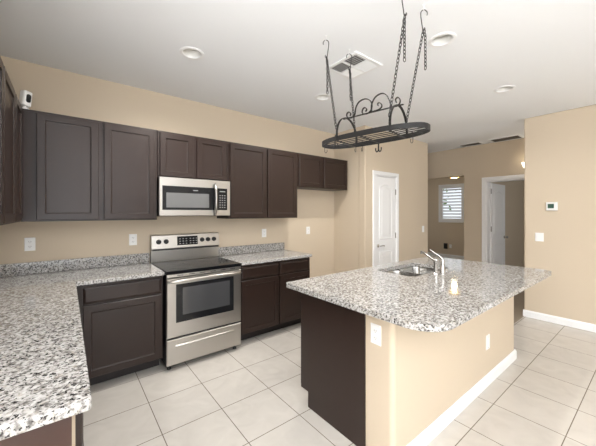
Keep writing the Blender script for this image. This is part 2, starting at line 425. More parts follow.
def base_cabinet(face, o, u0, u1, depth, cols, label, zt=.879, toe=.125, end=None, toe_h=.115):
    mk = lambda: MB(face, o)
    r = thing('base_cabinet', mk().T(((u0+u1)/2, -depth/2, 0)), label, 'cabinet', 'base cabinets')
    link('carcass', mk().box(u0, u1, -depth, 0, toe_h, zt), WOOD, r, bevel=.0015)
    link('toe_kick', mk().box(u0, u1, -depth, -toe, 0, toe_h), TOE, r)
    for a, b in cols:
        drawer_front(r, mk, a, b, .722, .853)
        cab_door(r, mk, a, b, .128, .704)
    return r
BB = (0, 2.875, 0)
base_cabinet('S', BB, .022, .692, .588, [(.103, .676)], 'dark brown base cabinet with one drawer and door left of the range')
base_cabinet('S', BB, 1.462, 2.468, .588, [(1.478, 1.968), (1.990, 2.452)], 'dark brown base cabinet with two drawers and two doors right of the range')
lc = base_cabinet('E', (.020, 0, 0), 1.07, 2.86, .62, [(1.085, 1.50), (1.52, 1.95), (1.97, 2.40)], 'base cabinet under the left counter showing a reddish brown end panel')
tag(link('end_panel', MB('S', (0, 1.07, 0)).box(-.604, .012, 0, .012, 0, .879), PANELWOOD, lc), 'smooth reddish brown end panel')
tag(link('edge_strip', MB('S', (0, 1.07, 0)).box(.012, .020, 0, .012, .115, .879), LIGHTWOOD, lc), 'thin pale wood edge strip')

# ------------------------------------------------------------------ counters
def rounded(poly_r, n=10):
    """poly_r = [(x, y, radius)] counter-clockwise, convex corners rounded"""
    out = []; N = len(poly_r)
    for i, (x, y, r) in enumerate(poly_r):
        p = Vector((x, y)); a = Vector(poly_r[i-1][:2])-p; b = Vector(poly_r[(i+1) % N][:2])-p
        if r <= 0: out.append((x, y)); continue
        a.normalize(); b.normalize()
        h = math.acos(max(-1, min(1, a.dot(b))))/2; d = r/math.tan(h)
        c = p + (a+b).normalized()*(r/math.sin(h)); s0 = p+a*d-c; s1 = p+b*d-c
        a0 = math.atan2(s0.y, s0.x); a1 = math.atan2(s1.y, s1.x); da = (a1-a0+PI) % (2*PI)-PI
        out += [(c.x+r*math.cos(a0+da*k/n), c.y+r*math.sin(a0+da*k/n)) for k in range(n+1)]
    return out
ZC0, ZC1 = .880, .914
ct = thing('countertop', (0, 2.6, ZC0), 'speckled grey granite L-shaped countertop along the left side and corner', 'countertop')
link('slab', MB('P').prism(rounded([(-.618, 1.03, .01), (.058, 1.03, .012), (.058, 2.83, .012), (.697, 2.83, .006), (.697, 3.468, 0), (-.618, 3.468, 0)], 6), ZC0, ZC1), GRAN, ct, bevel=.006)
bs = MB('P').box(-.598, .697, 3.448, 3.468, ZC1, 1.016).box(-.618, -.598, 1.03, 3.468, ZC1, 1.016)
link('backsplash', bs, GRAN, ct, bevel=.003)
c2 = thing('countertop', (1.97, 3.1, ZC0), 'speckled grey granite countertop right of the range on the back wall', 'countertop')
link('slab', MB('P').prism(rounded([(1.456, 2.83, .006), (2.48, 2.83, .02), (2.48, 3.468, 0), (1.456, 3.468, 0)], 6), ZC0, ZC1), GRAN, c2, bevel=.006)
link('backsplash', MB('P').box(1.456, 2.478, 3.448, 3.468, ZC1, 1.016), GRAN, c2, bevel=.003)

# ------------------------------------------------------------------ island
pony = rounded([(1.42, .945, .03), (3.49, .945, .03), (3.49, 1.135, 0), (1.42, 1.135, 0)], 8)
struct('wall_island', MB('P').prism(pony, 0, .879), WALL)
bbm = MB('P')
hgt = .092
def bb_loop(d, z): return [(1.42-d, .945-d, z), (3.49+d, .945-d, z), (3.49+d, 1.135, z), (3.49, 1.135, z), (3.49, .945, z), (1.42, .945, z), (1.42, .985, z), (1.42-d, .985, z)]
bbm.loft([bb_loop(.014, 0), bb_loop(.014, hgt-.018), bb_loop(.005, hgt)])
struct('baseboard_island', bbm, WHITE)
ic = thing('island_cabinet', (2.45, 1.45, 0), 'dark brown island base cabinet behind the tan half wall, plain end panel showing', 'cabinet')
ep = MB('W', (1.412, 0, 0)); ep.loft([[(u, v, z) for u, z in ((-1.665, 0), (-1.138, 0), (-1.138, .879), (-1.748, .879), (-1.748, .115), (-1.665, .115))] for v in (-.02, 0)])
link('end_panel', ep, WOOD, ic, bevel=.0015)
ep = MB('W', (3.49, 0, 0)); ep.loft([[(u, v, z) for u, z in ((-1.665, 0), (-1.138, 0), (-1.138, .879), (-1.748, .879), (-1.748, .115), (-1.665, .115))] for v in (-.02, 0)])
link('end_panel', ep, WOOD, ic, bevel=.0015)
link('back_panel', MB('P').box(1.434, 3.488, 1.14, 1.152, .02, .879), WOOD, ic)
link('bottom_panel', MB('P').box(1.434, 3.488, 1.152, 1.73, .115, .135), WOOD, ic)
link('toe_kick', MB('P').box(1.434, 3.488, 1.648, 1.662, 0, .115), TOE, ic)
NF = lambda: MB('N', (0, 1.748, 0))
ff = NF()
for u in (-3.488, -2.99, -2.08, -1.475): ff.box(u, u+.04, -.02, 0, .115, .879)
ff.box(-3.448, -1.434, -.02, 0, .845, .879)
link('face_frame', ff, WOOD, ic)
for a, b in ((-3.47, -2.985), (-2.965, -2.53), (-2.51, -2.07), (-2.05, -1.425)):
    cab_door(ic, NF, a, b, .128, .704); drawer_front(ic, NF, a, b, .722, .853)
sx0, sx1, sy0, sy1 = 2.25, 2.93, 1.31, 1.69
hole = rounded([(sx0, sy0, .07), (sx1, sy0, .07), (sx1, sy1, .07), (sx0, sy1, .07)], 6)
top = rounded([(1.312, .652, .17), (3.52, .652, .09), (3.52, 1.822, .03), (1.312, 1.822, .03)], 12)
tag(link('island_countertop', holed(top, [hole], ZC0, ZC1), GRAN, bevel=.006), 'large speckled granite island countertop with rounded corners and a sink cut-out', 'countertop')
sk = thing('kitchen_sink', (2.565, 1.5, .70), 'stainless double-bowl undermount sink set in the island countertop', 'sink')
fl = MB('P')
fl.loft([[(x, y, .879) for x, y in rounded([(sx0-.012, sy0-.012, .075), (sx1+.012, sy0-.012, .075), (sx1+.012, sy1+.012, .075), (sx0-.012, sy1+.012, .075)], 6)],
         [(x, y, .872) for x, y in rounded([(sx0-.012, sy0-.012, .075), (sx1+.012, sy0-.012, .075), (sx1+.012, sy1+.012, .075), (sx0-.012, sy1+.012, .075)], 6)],
         [(x, y, .872) for x, y in rounded([(sx0-.002, sy0-.002, .07), (sx1+.002, sy0-.002, .07), (sx1+.002, sy1+.002, .07), (sx0-.002, sy1+.002, .07)], 6)],
         [(x, y, .879) for x, y in rounded([(sx0-.002, sy0-.002, .07), (sx1+.002, sy0-.002, .07), (sx1+.002, sy1+.002, .07), (sx0-.002, sy1+.002, .07)], 6)]], False, False)
link('rim', fl, SINKST, sk)
xm = 2.59
def bowl(a, b, c, d):
    mb = MB('P'); R = lambda i, r: rounded([(a+i, c+i, r), (b-i, c+i, r), (b-i, d-i, r), (a+i, d-i, r)], 6)
    prof = [(-.004, .072, .873), (0, .07, .858), (.006, .065, .74), (.018, .055, .705), (.05, .04, .695)]
    return mb.loft([[(x, y, z) for x, y in R(i, r)] for i, r, z in prof], False, True)
for a, b in ((sx0, xm-.012), (xm+.012, sx1)):
    bw = link('bowl', bowl(a, b, sy0, sy1), SINKST, sk, smooth=True)
    dr = MB('P'); cx, cy = (a+b)/2, 1.5; dr.lathe([(.045, .001), (.043, .004), (.030, .002), (.012, -.001)], (cx, cy, .695), 'z', 20)
    link('drain', dr, STEEL_D, bw)
link('divider', MB('P').box(xm-.010, xm+.010, sy0+.01, sy1-.01, .70, .868), SINKST, sk, bevel=.006)

# faucet
fc = thing('kitchen_faucet', (2.54, 1.23, ZC1), 'brushed nickel faucet with angled spout and lever beside the island sink', 'faucet')
mk = lambda: MB('P')
x1, y1, x2, y2 = 2.505, 1.245, 2.575, 1.222
link('spout_base', mk().lathe([(.026, 0), (.026, .006), (.018, .014), (.0165, .10), (.021, .108), (.021, .125), (.012, .135)], (x1, y1, ZC1), 'z', 20), CHROME, fc, smooth=True)
link('spout', mk().tube([(x1, y1, ZC1+.115), (x1+.012, y1+.035, ZC1+.128), (x1+.045, y1+.10, ZC1+.152), (x1+.075, y1+.160, ZC1+.172), (x1+.082, y1+.174, ZC1+.172)], [.013, .0105, .0095, .0092, .010], 12), CHROME, fc, smooth=True)
tag(link('nozzle', mk().tube([(x1+.082, y1+.174, ZC1+.180), (x1+.083, y1+.176, ZC1+.152)], .0105, 12), STEEL_D, fc, smooth=True), 'darker spout nozzle')
link('lever_post', mk().lathe([(.026, 0), (.026, .006), (.019, .014), (.017, .09), (.018, .11), (.014, .125)], (x2, y2, ZC1), 'z', 20), CHROME, fc, smooth=True)
link('lever', mk().tube([(x2, y2, ZC1+.11), (x2, y2, ZC1+.130), (x2-.012, y2+.018, ZC1+.152), (x2-.042, y2+.055, ZC1+.185), (x2-.062, y2+.080, ZC1+.210)], [.014, .012, .0085, .006, .005], 12), CHROME, fc, smooth=True)
tag(link('sink_hole_cap', mk().lathe([(.021, 0), (.021, .004), (.012, .010), (.004, .012)], (2.72, 1.262, ZC1), 'z', 16), CHROME, smooth=True), 'small round metal cap on the island counter right of the faucet', 'cap')

# ------------------------------------------------------------------ range
rg = thing('range', (1.077, 3.1, 0), 'freestanding stainless steel electric range with black glass cooktop', 'range')
mk = lambda: MB('S', (0, 2.80, 0))
tag(link('body', mk().box(.709, 1.446, -.60, -.03, .05, .885), BLACK, rg), 'black side panels')
ck = mk(); ck.box(.702, 1.452, -.595, .012, .885, .916)
link('cooktop', ck, COOKGLASS, rg, bevel=.006)
for u, v, r in ((.90, -.16, .105), (1.26, -.16, .085), (.90, -.42, .085), (1.26, -.42, .105)):
    tag(link('burner_ring', MB('S', (0, 2.80, .9162)).lathe([(r, 0), (r, .0004), (r-.004, .0004), (r-.004, 0)], (u, v, 0), 'z', 36, False, False), RINGM, rg), 'faint grey burner ring')
vtm = link('vent_trim', mk().box(.709, 1.446, -.03, -.004, .855, .884), STEEL, rg, bevel=.003)
for k in range(6):
    link('vent_slot', mk().box(.80+k*.105, .855+k*.105, -.006, -.0035, .866, .872), BLACK, vtm)
od = link('oven_door', mk().rect(.707, 1.448, .303, .850, [(0, -.028), (0, -.006), (.006, 0)]), STEEL, rg)
tag(link('door_glass', mk().rect(.788, 1.362, .436, .790, [(0, -.002), (0, .0015), (.002, .002)]), BLACKGLASS, od), 'black glass door surround')
tag(link('door_window', mk().rect(.848, 1.318, .500, .752, [(0, .001), (0, .0026), (.002, .003)]), WINGLASS, od), 'greyish see-through oven window')
hd = mk()
hd.tube([(.722, .010, .818), (.75, .034, .820), (.85, .042, .826), (1.077, .046, .831), (1.30, .042, .826), (1.405, .034, .820), (1.433, .010, .818)], .0135, 12)
link('oven_handle', hd, STEEL, od, smooth=True)
bd = link('bottom_drawer', mk().rect(.707, 1.448, .055, .288, [(0, -.028), (0, -.006), (.006, 0)]), STEEL, rg)
link('drawer_handle', mk().tube([(.785, .004, .226), (.80, .010, .227), (1.077, .012, .228), (1.34, .010, .227), (1.358, .004, .226)], .011, 10), STEEL, bd, smooth=True)
for u in (.745, 1.405):
    for v in (-.07, -.55): link('foot', mk().lathe([(.018, 0), (.018, .014), (.010, .018), (.010, .052)], (u, v, 0), 'z', 14), BLACK, rg)
bgd = MB('S', (0, 3.38, 0))
bgd.loft([[(u, -.075, .916), (u, -.02, .916), (u, -.012, 1.045), (u, .0, 1.055), (u, .012, 1.06), (u, -.004, 1.20), (u, -.02, 1.208), (u, -.075, 1.208)] for u in (.702, 1.452)])
link('backguard', bgd, STEEL, rg, bevel=.002)
link('backguard_vent', MB('S', (0, 3.38, 0)).box(.712, 1.442, -.016, .004, 1.040, 1.052), BLACK, rg)
def bgp(z): return .012-.016*(z-1.06)/.14
dp = link('display', MB('S', (0, 3.38, 0)).loft([[(u0, bgp(z)+d, z) for u0, z in ((.962, 1.086), (1.19, 1.086), (1.19, 1.184), (.962, 1.184))] for d in (-.002, .0025)]), BLACKGLASS, rg)
for r_ in range(3):
    for c_ in range(6):
        u = .985+c_*.034+(.012 if c_ > 2 else 0); z = 1.10+r_*.026
        link('button', MB('S', (0, 3.38, 0)).box(u, u+.017, bgp(z)+.001, bgp(z)+.0035, z, z+.008), GREYP, dp)
for u in (.773, .848, 1.242, 1.312, 1.385):
    kn = MB('S', (0, 3.38, 0)); kn.lathe([(.026, bgp(1.135)-.001), (.026, bgp(1.135)+.006), (.022, bgp(1.135)+.010), (.019, bgp(1.135)+.028), (.014, bgp(1.135)+.031)], (u, 0, 1.135), 'v', 20)
    kn.box(u-.004, u+.004, bgp(1.135)+.02, bgp(1.135)+.036, 1.117, 1.153)
    link('knob', kn, BLACK, rg)

# ------------------------------------------------------------------ microwave
mw = thing('microwave', (1.07, 3.27, 1.415), 'stainless steel over-the-range microwave with black door glass', 'microwave')
mk = lambda: MB('S', (0, 3.07, 0))
tag(link('case', mk().box(.709, 1.454, -.395, -.002, 1.418, 1.800), BLACK, mw), 'black case')
link('front_frame', mk().rect(.707, 1.452, 1.416, 1.802, [(0, -.03), (0, -.004), (.004, 0)]), STEEL, mw)
mg = link('door_glass', mk().rect(.735, 1.285, 1.476, 1.716, [(0, -.001), (0, .002), (.003, .003)]), BLACKGLASS, mw)
tag(link('door_window', mk().rect(.772, 1.205, 1.500, 1.648, [(0, .002), (0, .0035), (.002, .004)]), MWGLASS, mg), 'grey screened window')
tag(link('badge', mk().box(1.035, 1.085, .002, .0045, 1.675, 1.684), GREYP, mg), 'tiny light badge')
cp = link('control_panel', mk().rect(1.297, 1.415, 1.476, 1.716, [(0, -.001), (0, .002), (.003, .003)]), BLACKGLASS, mw)
for r_ in range(6):
    for c_ in range(3): link('button', mk().box(1.323+c_*.027, 1.337+c_*.027, .002, .004, 1.502+r_*.026, 1.511+r_*.026), GREYP, cp)
link('clock_display', mk().box(1.325, 1.39, .002, .004, 1.676, 1.686), GREYP, cp)
hd = mk(); hd.tube([(1.268, .002, 1.428), (1.268, .028, 1.450), (1.268, .042, 1.52), (1.268, .045, 1.595), (1.268, .042, 1.67), (1.268, .028, 1.735), (1.268, .002, 1.758)], .0155, 12)
link('handle', hd, STEEL_D, mw, smooth=True)
link('underside_grille', mk().box(.72, 1.44, -.36, -.04, 1.412, 1.418), BLACK, mw)

# ------------------------------------------------------------------ outlets and switches
def outlet(face, o, label, group='wall outlets'):
    mk = lambda: MB(face, o); r = thing('wall_outlet', o, label, 'outlet', group)
    link('cover_plate', mk().rect(-.036, .036, -.058, .058, [(0, 0), (0, .003), (.004, .006)]), PLATE, r)
    for z in (.021, -.021):
        sk_ = link('socket', mk().rect(-.017, .017, z-.014, z+.014, [(0, .005), (0, .007), (.002, .0075)]), PLATE, r)
        sl = mk().box(-.008, -.0055, .007, .0079, z-.003, z+.007).box(.0055, .008, .007, .0079, z-.003, z+.007).box(-.002, .002, .007, .0079, z-.010, z-.006)
        tag(link('slots', sl, SLOT, sk_), 'dark plug slots')
    return r
def switch(face, o, label, wdt=.036, n=1):
    mk = lambda: MB(face, o); r = thing('light_switch', o, label, 'switch')
    link('cover_plate', mk().rect(-wdt, wdt, -.058, .058, [(0, 0), (0, .003), (.004, .006)]), PLATE, r)
    for k in range(n):
        u = (k-(n-1)/2)*.042
        link('rocker', mk().rect(u-.016, u+.016, -.033, .033, [(0, .005), (0, .0075), (.003, .009)]), PLATE, r)
    return r
outlet('S', (-.251, 3.47, 1.172), 'white wall outlet on the back wall, farthest left in the corner')
outlet('S', (.545, 3.47, 1.166), 'white wall outlet just left of the range')
outlet('S', (2.145, 3.47, 1.166), 'white wall outlet above the countertop right of the range')
outlet('S', (2.943, 3.47, 1.172), 'white wall outlet in the bare space under the short cabinet')
outlet('W', (1.42, 1.060, .738), 'white outlet on the end of the island half wall')
outlet('W', (9.60, 4.30, .375), 'small white outlet low on the far room wall under the window')
pi = MB('W', (9.60, 4.442, .375)); pi.rect(-.05, .05, -.09, .085, [(0, 0), (0, .05), (.012, .062)])
tag(link('plug_in_device', pi, BLACK), 'black plug-in device on the far room wall under the window', 'plug-in device')
bp = thing('blank_plate', (2.787, .945, .357), 'narrow white cover plate on the long side of the island half wall', 'cover plate')
mk = lambda: MB('S', (2.787, .945, .357))
link('plate', mk().rect(-.036, .036, -.06, .06, [(0, 0), (0, .003), (.004, .006)]), PLATE, bp)
for z in (-.044, .044): link('screw', mk().lathe([(.004, .005), (.004, .0068)], (0, 0, z), 'v', 10), GREYP, bp)
switch('W', (5.03, 1.082, 1.117), 'white double rocker switch on the right wall below the thermostat', .046, 2)
switch('S', (5.20, 2.826, 1.143), 'white rocker switch on the wall right of the white pantry door')
th = thing('thermostat', (5.03, .952, 1.475), 'white thermostat with a dark green screen on the right wall', 'thermostat')
mk = lambda: MB('W', (5.03, .952, 1.532))
link('housing', mk().rect(-.056, .060, -.056, .054, [(0, 0), (0, .02), (.006, .026)]), PLATE, th)
link('screen', mk().rect(-.038, .026, -.026, .032, [(0, .024), (0, .027), (.002, .0275)]), LCD, th)
for z in (-.014, .012): link('button', mk().rect(.034, .052, z-.008, z+.008, [(0, .024), (0, .0275), (.002, .0285)]), PLATE, th)

# ------------------------------------------------------------------ security camera on the cabinet top
scx, scy = -.262, 3.185
sc = thing('security_camera', (scx, scy, ZT+.004), 'small white security camera with a black face on top of the corner cabinet', 'camera')
link('base', MB('P', (scx, scy, ZT+.004)).lathe([(.031, 0), (.031, .012), (.022, .020), (.012, .024), (.012, .036)], (0, 0, 0), 'z', 24), PLATE, sc, smooth=True)
dirv = Vector((.62, -.78, -.05)).normalized()
body = MB('P', (scx, scy, ZT+.036))
body.prism(rounded([(-.032, -.030, .018), (.032, -.030, .018), (.032, .030, .018), (-.032, .030, .018)], 5), 0, .122)
bmesh.ops.rotate(body.bm, verts=body.bm.verts[:], cent=(scx, scy, ZT+.03), matrix=Matrix.Rotation(math.radians(38), 3, 'Z') @ Matrix.Rotation(math.radians(6), 3, 'Y'))
link('housing', body, PLATE, sc, bevel=.008, seg=3)
fc_ = MB('P', (scx, scy, ZT+.036))
fc_.loft([[(x, -.0285-d, .062+y) for x, y in rounded([(-.016, -.034, .015), (.016, -.034, .015), (.016, .034, .015), (-.016, .034, .015)], 5)] for d in (0, .0055)])
bmesh.ops.rotate(fc_.bm, verts=fc_.bm.verts[:], cent=(scx, scy, ZT+.03), matrix=Matrix.Rotation(math.radians(38), 3, 'Z') @ Matrix.Rotation(math.radians(6), 3, 'Y'))
link('lens_face', fc_, BLACKGLASS, sc)

# ------------------------------------------------------------------ recessed lights, vents
LBL = ['recessed ceiling light nearest the back wall on the left', 'recessed ceiling light just left of the square ceiling vent',
       'recessed ceiling light beside the right hand rack chains', 'recessed ceiling light farthest right, toward the right wall']
r0 = None
for i, (x, y) in enumerate(cans):
    if r0 is None:
        r0 = r = thing('recessed_light', (x, y, HC), LBL[i], 'ceiling light', 'recessed ceiling lights')
        link('trim_ring', MB('P', (x, y, HC)).lathe([(.096, 0), (.094, -.005), (.076, -.007), (.070, 0), (.070, .004), (.096, .004)], (0, 0, 0), 'z', 36, False, False), WHITE, r, smooth=True)
        link('baffle', MB('P', (x, y, HC)).lathe([(.071, -.002), (.068, .04), (.060, .09), (.055, .10)], (0, 0, 0), 'z', 36, False, True), LAMPIN, r, smooth=True)
        link('bulb', MB('P', (x, y, HC)).lathe([(.02, .10), (.03, .085), (.046, .055), (.046, .050), (.03, .045), (.005, .043)], (0, 0, 0), 'z', 24), BULB, r, smooth=True)
    sl_ = bpy.data.lights.new('recessed_fill_spot', 'SPOT'); sl_.energy = (100, 72, 30, 40)[i]; sl_.spot_size = math.radians(165); sl_.spot_blend = .9; sl_.shadow_soft_size = .03; sl_.color = (1, .97, .93)  # cans are off; these spots are added to brighten the kitchen
    so_ = bpy.data.objects.new('recessed_fill_spot', sl_); C.objects.link(so_); so_.location = (x, y, HC-.03)
    if i: copy_thing(r0, (x-cans[0][0], y-cans[0][1], 0), LBL[i])
vx0, vx1, vy0, vy1 = 1.846, 2.202, 1.572, 1.934
vt = thing('ceiling_vent', ((vx0+vx1)/2, (vy0+vy1)/2, HC), 'square white ceiling vent with louvers in four quarters, above the pot rack', 'vent')
V = lambda: MB('P', (0, 0, HC))
fr = V(); f = .03
fr.box(vx0, vx1, vy0, vy0+f, -.012, 0).box(vx0, vx1, vy1-f, vy1, -.012, 0).box(vx0, vx0+f, vy0+f, vy1-f, -.012, 0).box(vx1-f, vx1, vy0+f, vy1-f, -.012, 0)
mx_, my_ = (vx0+vx1)/2, (vy0+vy1)/2
fr.box(mx_-.008, mx_+.008, vy0+f, vy1-f, -.012, 0).box(vx0+f, vx1-f, my_-.008, my_+.008, -.012, 0)
link('frame', fr, VENTW, vt, bevel=.003)
link('backing', V().box(vx0+f, vx1-f, vy0+f, vy1-f, -.002, -.0005), VENTD, vt)
def louvers(axis, x0, x1, y0, y1, sgn, n=6):
    mb = V()
    for k in range(n):
        t = (k+.5)/n
        if axis == 'x':
            y = y0+(y1-y0)*t; a, b = y-.006*sgn, y+.006*sgn
            mb.loft([[(x, a, -.003), (x, b, -.013), (x, b+.002*sgn, -.012), (x, a+.002*sgn, -.002)] for x in (x0, x1)])
        else:
            xq = x0+(x1-x0)*t; a, b = xq-.006*sgn, xq+.006*sgn
            mb.loft([[(a, y, -.003), (b, y, -.013), (b+.002*sgn, y, -.012), (a+.002*sgn, y, -.002)] for y in (y0, y1)])
    return mb
g = .008
for ax, a, b, c, d, sg in (('x', vx0+f, mx_-g, vy0+f, my_-g, -1), ('y', mx_+g, vx1-f, vy0+f, my_-g, 1), ('y', vx0+f, mx_-g, my_+g, vy1-f, -1), ('x', mx_+g, vx1-f, my_+g, vy1-f, 1)):
    link('louver_bank', louvers(ax, a, b, c, d, sg), VENTW, vt)
def register(x0, x1, y0, y1, label):
    r = thing('ceiling_register', ((x0+x1)/2, (y0+y1)/2, HC), label, 'vent', 'hall ceiling registers')
    fr = V(); f = .022
    fr.box(x0, x1, y0, y0+f, -.010, 0).box(x0, x1, y1-f, y1, -.010, 0).box(x0, x0+f, y0+f, y1-f, -.010, 0).box(x1-f, x1, y0+f, y1-f, -.010, 0)
    link('frame', fr, VENTW, r)
    link('backing', V().box(x0+f, x1-f, y0+f, y1-f, -.002, -.0005), VENTR, r)
    n = 7; mb = V()
    for k in range(n):
        xq = x0+f+(x1-x0-2*f)*(k+.5)/n
        mb.loft([[(xq-.008, y, -.0095), (xq+.006, y, -.004), (xq+.006, y, -.003), (xq-.008, y, -.0085)] for y in (y0+f, y1-f)])
    link('louvers', mb, VENTG, r)
register(6.00, 6.24, 2.17, 2.56, 'smaller hall ceiling register, left of the two')
register(5.98, 6.285, 1.56, 2.02, 'larger hall ceiling register, right of the two next to the right wall')

# ------------------------------------------------------------------ far lamps
lx, ly, lz = 7.43, 3.24, 2.29
la = thing('ceiling_lamp', (lx, ly, HC), 'lit amber bowl ceiling lamp in the far room left of the hall door', 'lamp')
L_ = lambda: MB('P', (lx, ly, 0))
link('stem', L_().lathe([(.06, HC), (.06, HC-.02), (.012, HC-.035), (.012, lz+.10), (.03, lz+.09)], (0, 0, 0), 'z', 20), BRONZE, la)
link('rim', L_().lathe([(.05, lz+.10), (.145, lz+.085), (.150, lz+.07), (.145, lz+.062)], (0, 0, 0), 'z', 28), BRONZE, la)
link('bowl', L_().lathe([(.142, lz+.062), (.13, lz+.035), (.095, lz+.010), (.065, lz+.003)], (0, 0, 0), 'z', 28, False, False), AMBER, la, smooth=True)
link('glow_centre', L_().lathe([(.065, lz+.003), (.04, lz-.002), (.006, lz-.006)], (0, 0, 0), 'z', 28, False, True), AMBERHOT, la, smooth=True)
pl = bpy.data.lights.new('ceiling_lamp_light', 'POINT'); pl.energy = 8; pl.color = (1, .82, .5); pl.shadow_soft_size = .06
po = bpy.data.objects.new('ceiling_lamp_light', pl); C.objects.link(po); po.location = (lx, ly, lz-.12)
ws = thing('wall_sconce', (6.30, 1.505, 2.24), 'lit white glass wall light above the hall door, half hidden by the right wall', 'lamp')
W_ = lambda: MB('P', (6.30, 1.505, 2.24))
link('wall_plate', MB('W', (6.30, 1.505, 2.24)).lathe([(.05, 0), (.05, .012), (.03, .02)], (0, 0, -.03), 'v', 20), BRONZE, ws)
link('arm', W_().tube([(-.015, 0, -.03), (-.07, 0, -.055), (-.10, 0, -.03)], .009, 8), BRONZE, ws)
link('shade', W_().lathe([(.022, -.05), (.045, -.01), (.062, .04), (.075, .07)], (-.10, 0, 0), 'z', 24, True, True), SHADE, ws, smooth=True)
pl = bpy.data.lights.new('wall_sconce_light', 'POINT'); pl.energy = 0.5; pl.color = (1, .85, .62); pl.shadow_soft_size = .05
po = bpy.data.objects.new('wall_sconce_light', pl); C.objects.link(po); po.location = (6.20, 1.505, 2.37)

# ------------------------------------------------------------------ hanging pot rack
RC = (1.62, 1.255); RA = math.radians(10); RZ = 1.96; HA, HB = .383, .145
pr = thing('pot_rack', (RC[0], RC[1], RZ), 'black wrought iron oval pot rack hanging on chains over the island', 'pot rack')
pr.rotation_euler = (0, 0, RA)
pr['_w'] = (0, 0, 0)                      # parts below are built in the rack's own axes
def oval(t, a=HA, b=HB):
    c, s = math.cos(t), math.sin(t); e = 2/2.5
    return (math.copysign(abs(s)**e, s)*b, math.copysign(abs(c)**e, c)*a)
NO = 72
ring = []
rim = MB('P')
LP = []
for dz, da in ((-.016, 0), (.016, 0), (.016, .005), (-.016, .005)):
    LP.append([(*oval(k*2*PI/NO, HA-da, HB-da), dz) for k in range(NO)])
rim.loft(LP+[LP[0]], False, False)
link('rim', rim, IRON, pr)
for k in range(7):
    x = (k-3)*.040
    ymax = HA*(1-(abs(x)/HB)**2.5)**(1/2.5)-.004
    link('wire', MB('P').tube([(x, -ymax, -.010), (x, ymax, -.010)], .0032, 6), IRON, pr)
for y in (-.195, 0, .185):
    xm_ = HB*(1-(abs(y)/HA)**2.5)**(1/2.5)-.004
    link('cross_bar', MB('P').box(-xm_, xm_, y-.007, y+.007, -.0175, -.0135), IRON, pr)
HH = .169; HY = .192
for y in (HY-.008, -HY-.006):
    xm_ = HB*(1-(HY/HA)**2.5)**(1/2.5)-.002
    pts = [(xm_, y, -.014)]+[(xm_*math.cos(a)**1, y, .03+(HH-.03)*math.sin(a)) for a in [k*PI/20 for k in range(21)]]+[(-xm_, y, -.014)]
    link('hoop', MB('P').strip(pts, .007, .0028, (0, 1, 0)), IRON, pr)
HX = xm_
link('top_bar', MB('P').strip([(0, .215, HH), (0, -.228, HH)], .0055, .0028, (1, 0, 0)), IRON, pr)
def spiral(cy, cz, r0, r1, a0, turns, n=22):
    return [(0, cy+(r0+(r1-r0)*k/n)*math.cos(a0+turns*2*PI*k/n), cz+(r0+(r1-r0)*k/n)*math.sin(a0+turns*2*PI*k/n)) for k in range(n+1)]
def scroll(pts):
    # smooth the control polygon (Catmull-Rom)
    P = [Vector(p) for p in pts]; out = []
    for i in range(len(P)-1):
        p0, p1, p2, p3 = P[max(i-1, 0)], P[i], P[i+1], P[min(i+2, len(P)-1)]
        for k in range(5):
            t = k/5
            out.append(.5*((2*p1)+(p2-p0)*t+(2*p0-5*p1+4*p2-p3)*t*t+(3*p1-p0-3*p2+p3)*t**3))
    out.append(P[-1])
    link('scroll', MB('P').strip(out, .0055, .0026, (1, 0, 0)), IRON, pr)
def Y(p): return (0, p[0], p[1]-.001-.02*p[0])
scroll([Y(p) for p in ((.1598, .1867), (.1531, .1982), (.1665, .2149), (.1833, .2093), (.1867, .1912), (.1707, .1730), (.1415, .1710), (.1202, .1886), (.1121, .233), (.0849, .2673), (.0379, .2735), (-.0002, .25), (-.0121, .2169), (-.0039, .1847), (.0188, .1700), (.0456, .1710), (.062, .1846), (.0581, .2061), (.0425, .215), (.0279, .199), (.0364, .1857))])
scroll([Y(p) for p in ((-.0100, .1735), (-.0076, .209), (-.0163, .2387), (-.0404, .2673), (-.0824, .2764), (-.1152, .256), (-.1361, .2146), (-.1457, .1700))])
scroll([Y(p) for p in ((-.0574, .2017), (-.054, .2159), (-.0658, .22), (-.0824, .2018), (-.0791, .184), (-.0574, .1747), (-.0233, .1729), (.0011, .1711))])
scroll([Y(p) for p in ((-.1832, .1877), (-.177, .2103), (-.1925, .2198), (-.207, .1982), (-.2016, .1752), (-.1825, .1689), (-.1591, .1695))])
R_ = Matrix.Rotation(RA, 3, 'Z')
def rackpt(x, y, z): v = R_ @ Vector((x, y, z)); return Vector((RC[0]+v.x, RC[1]+v.y, RZ+v.z))

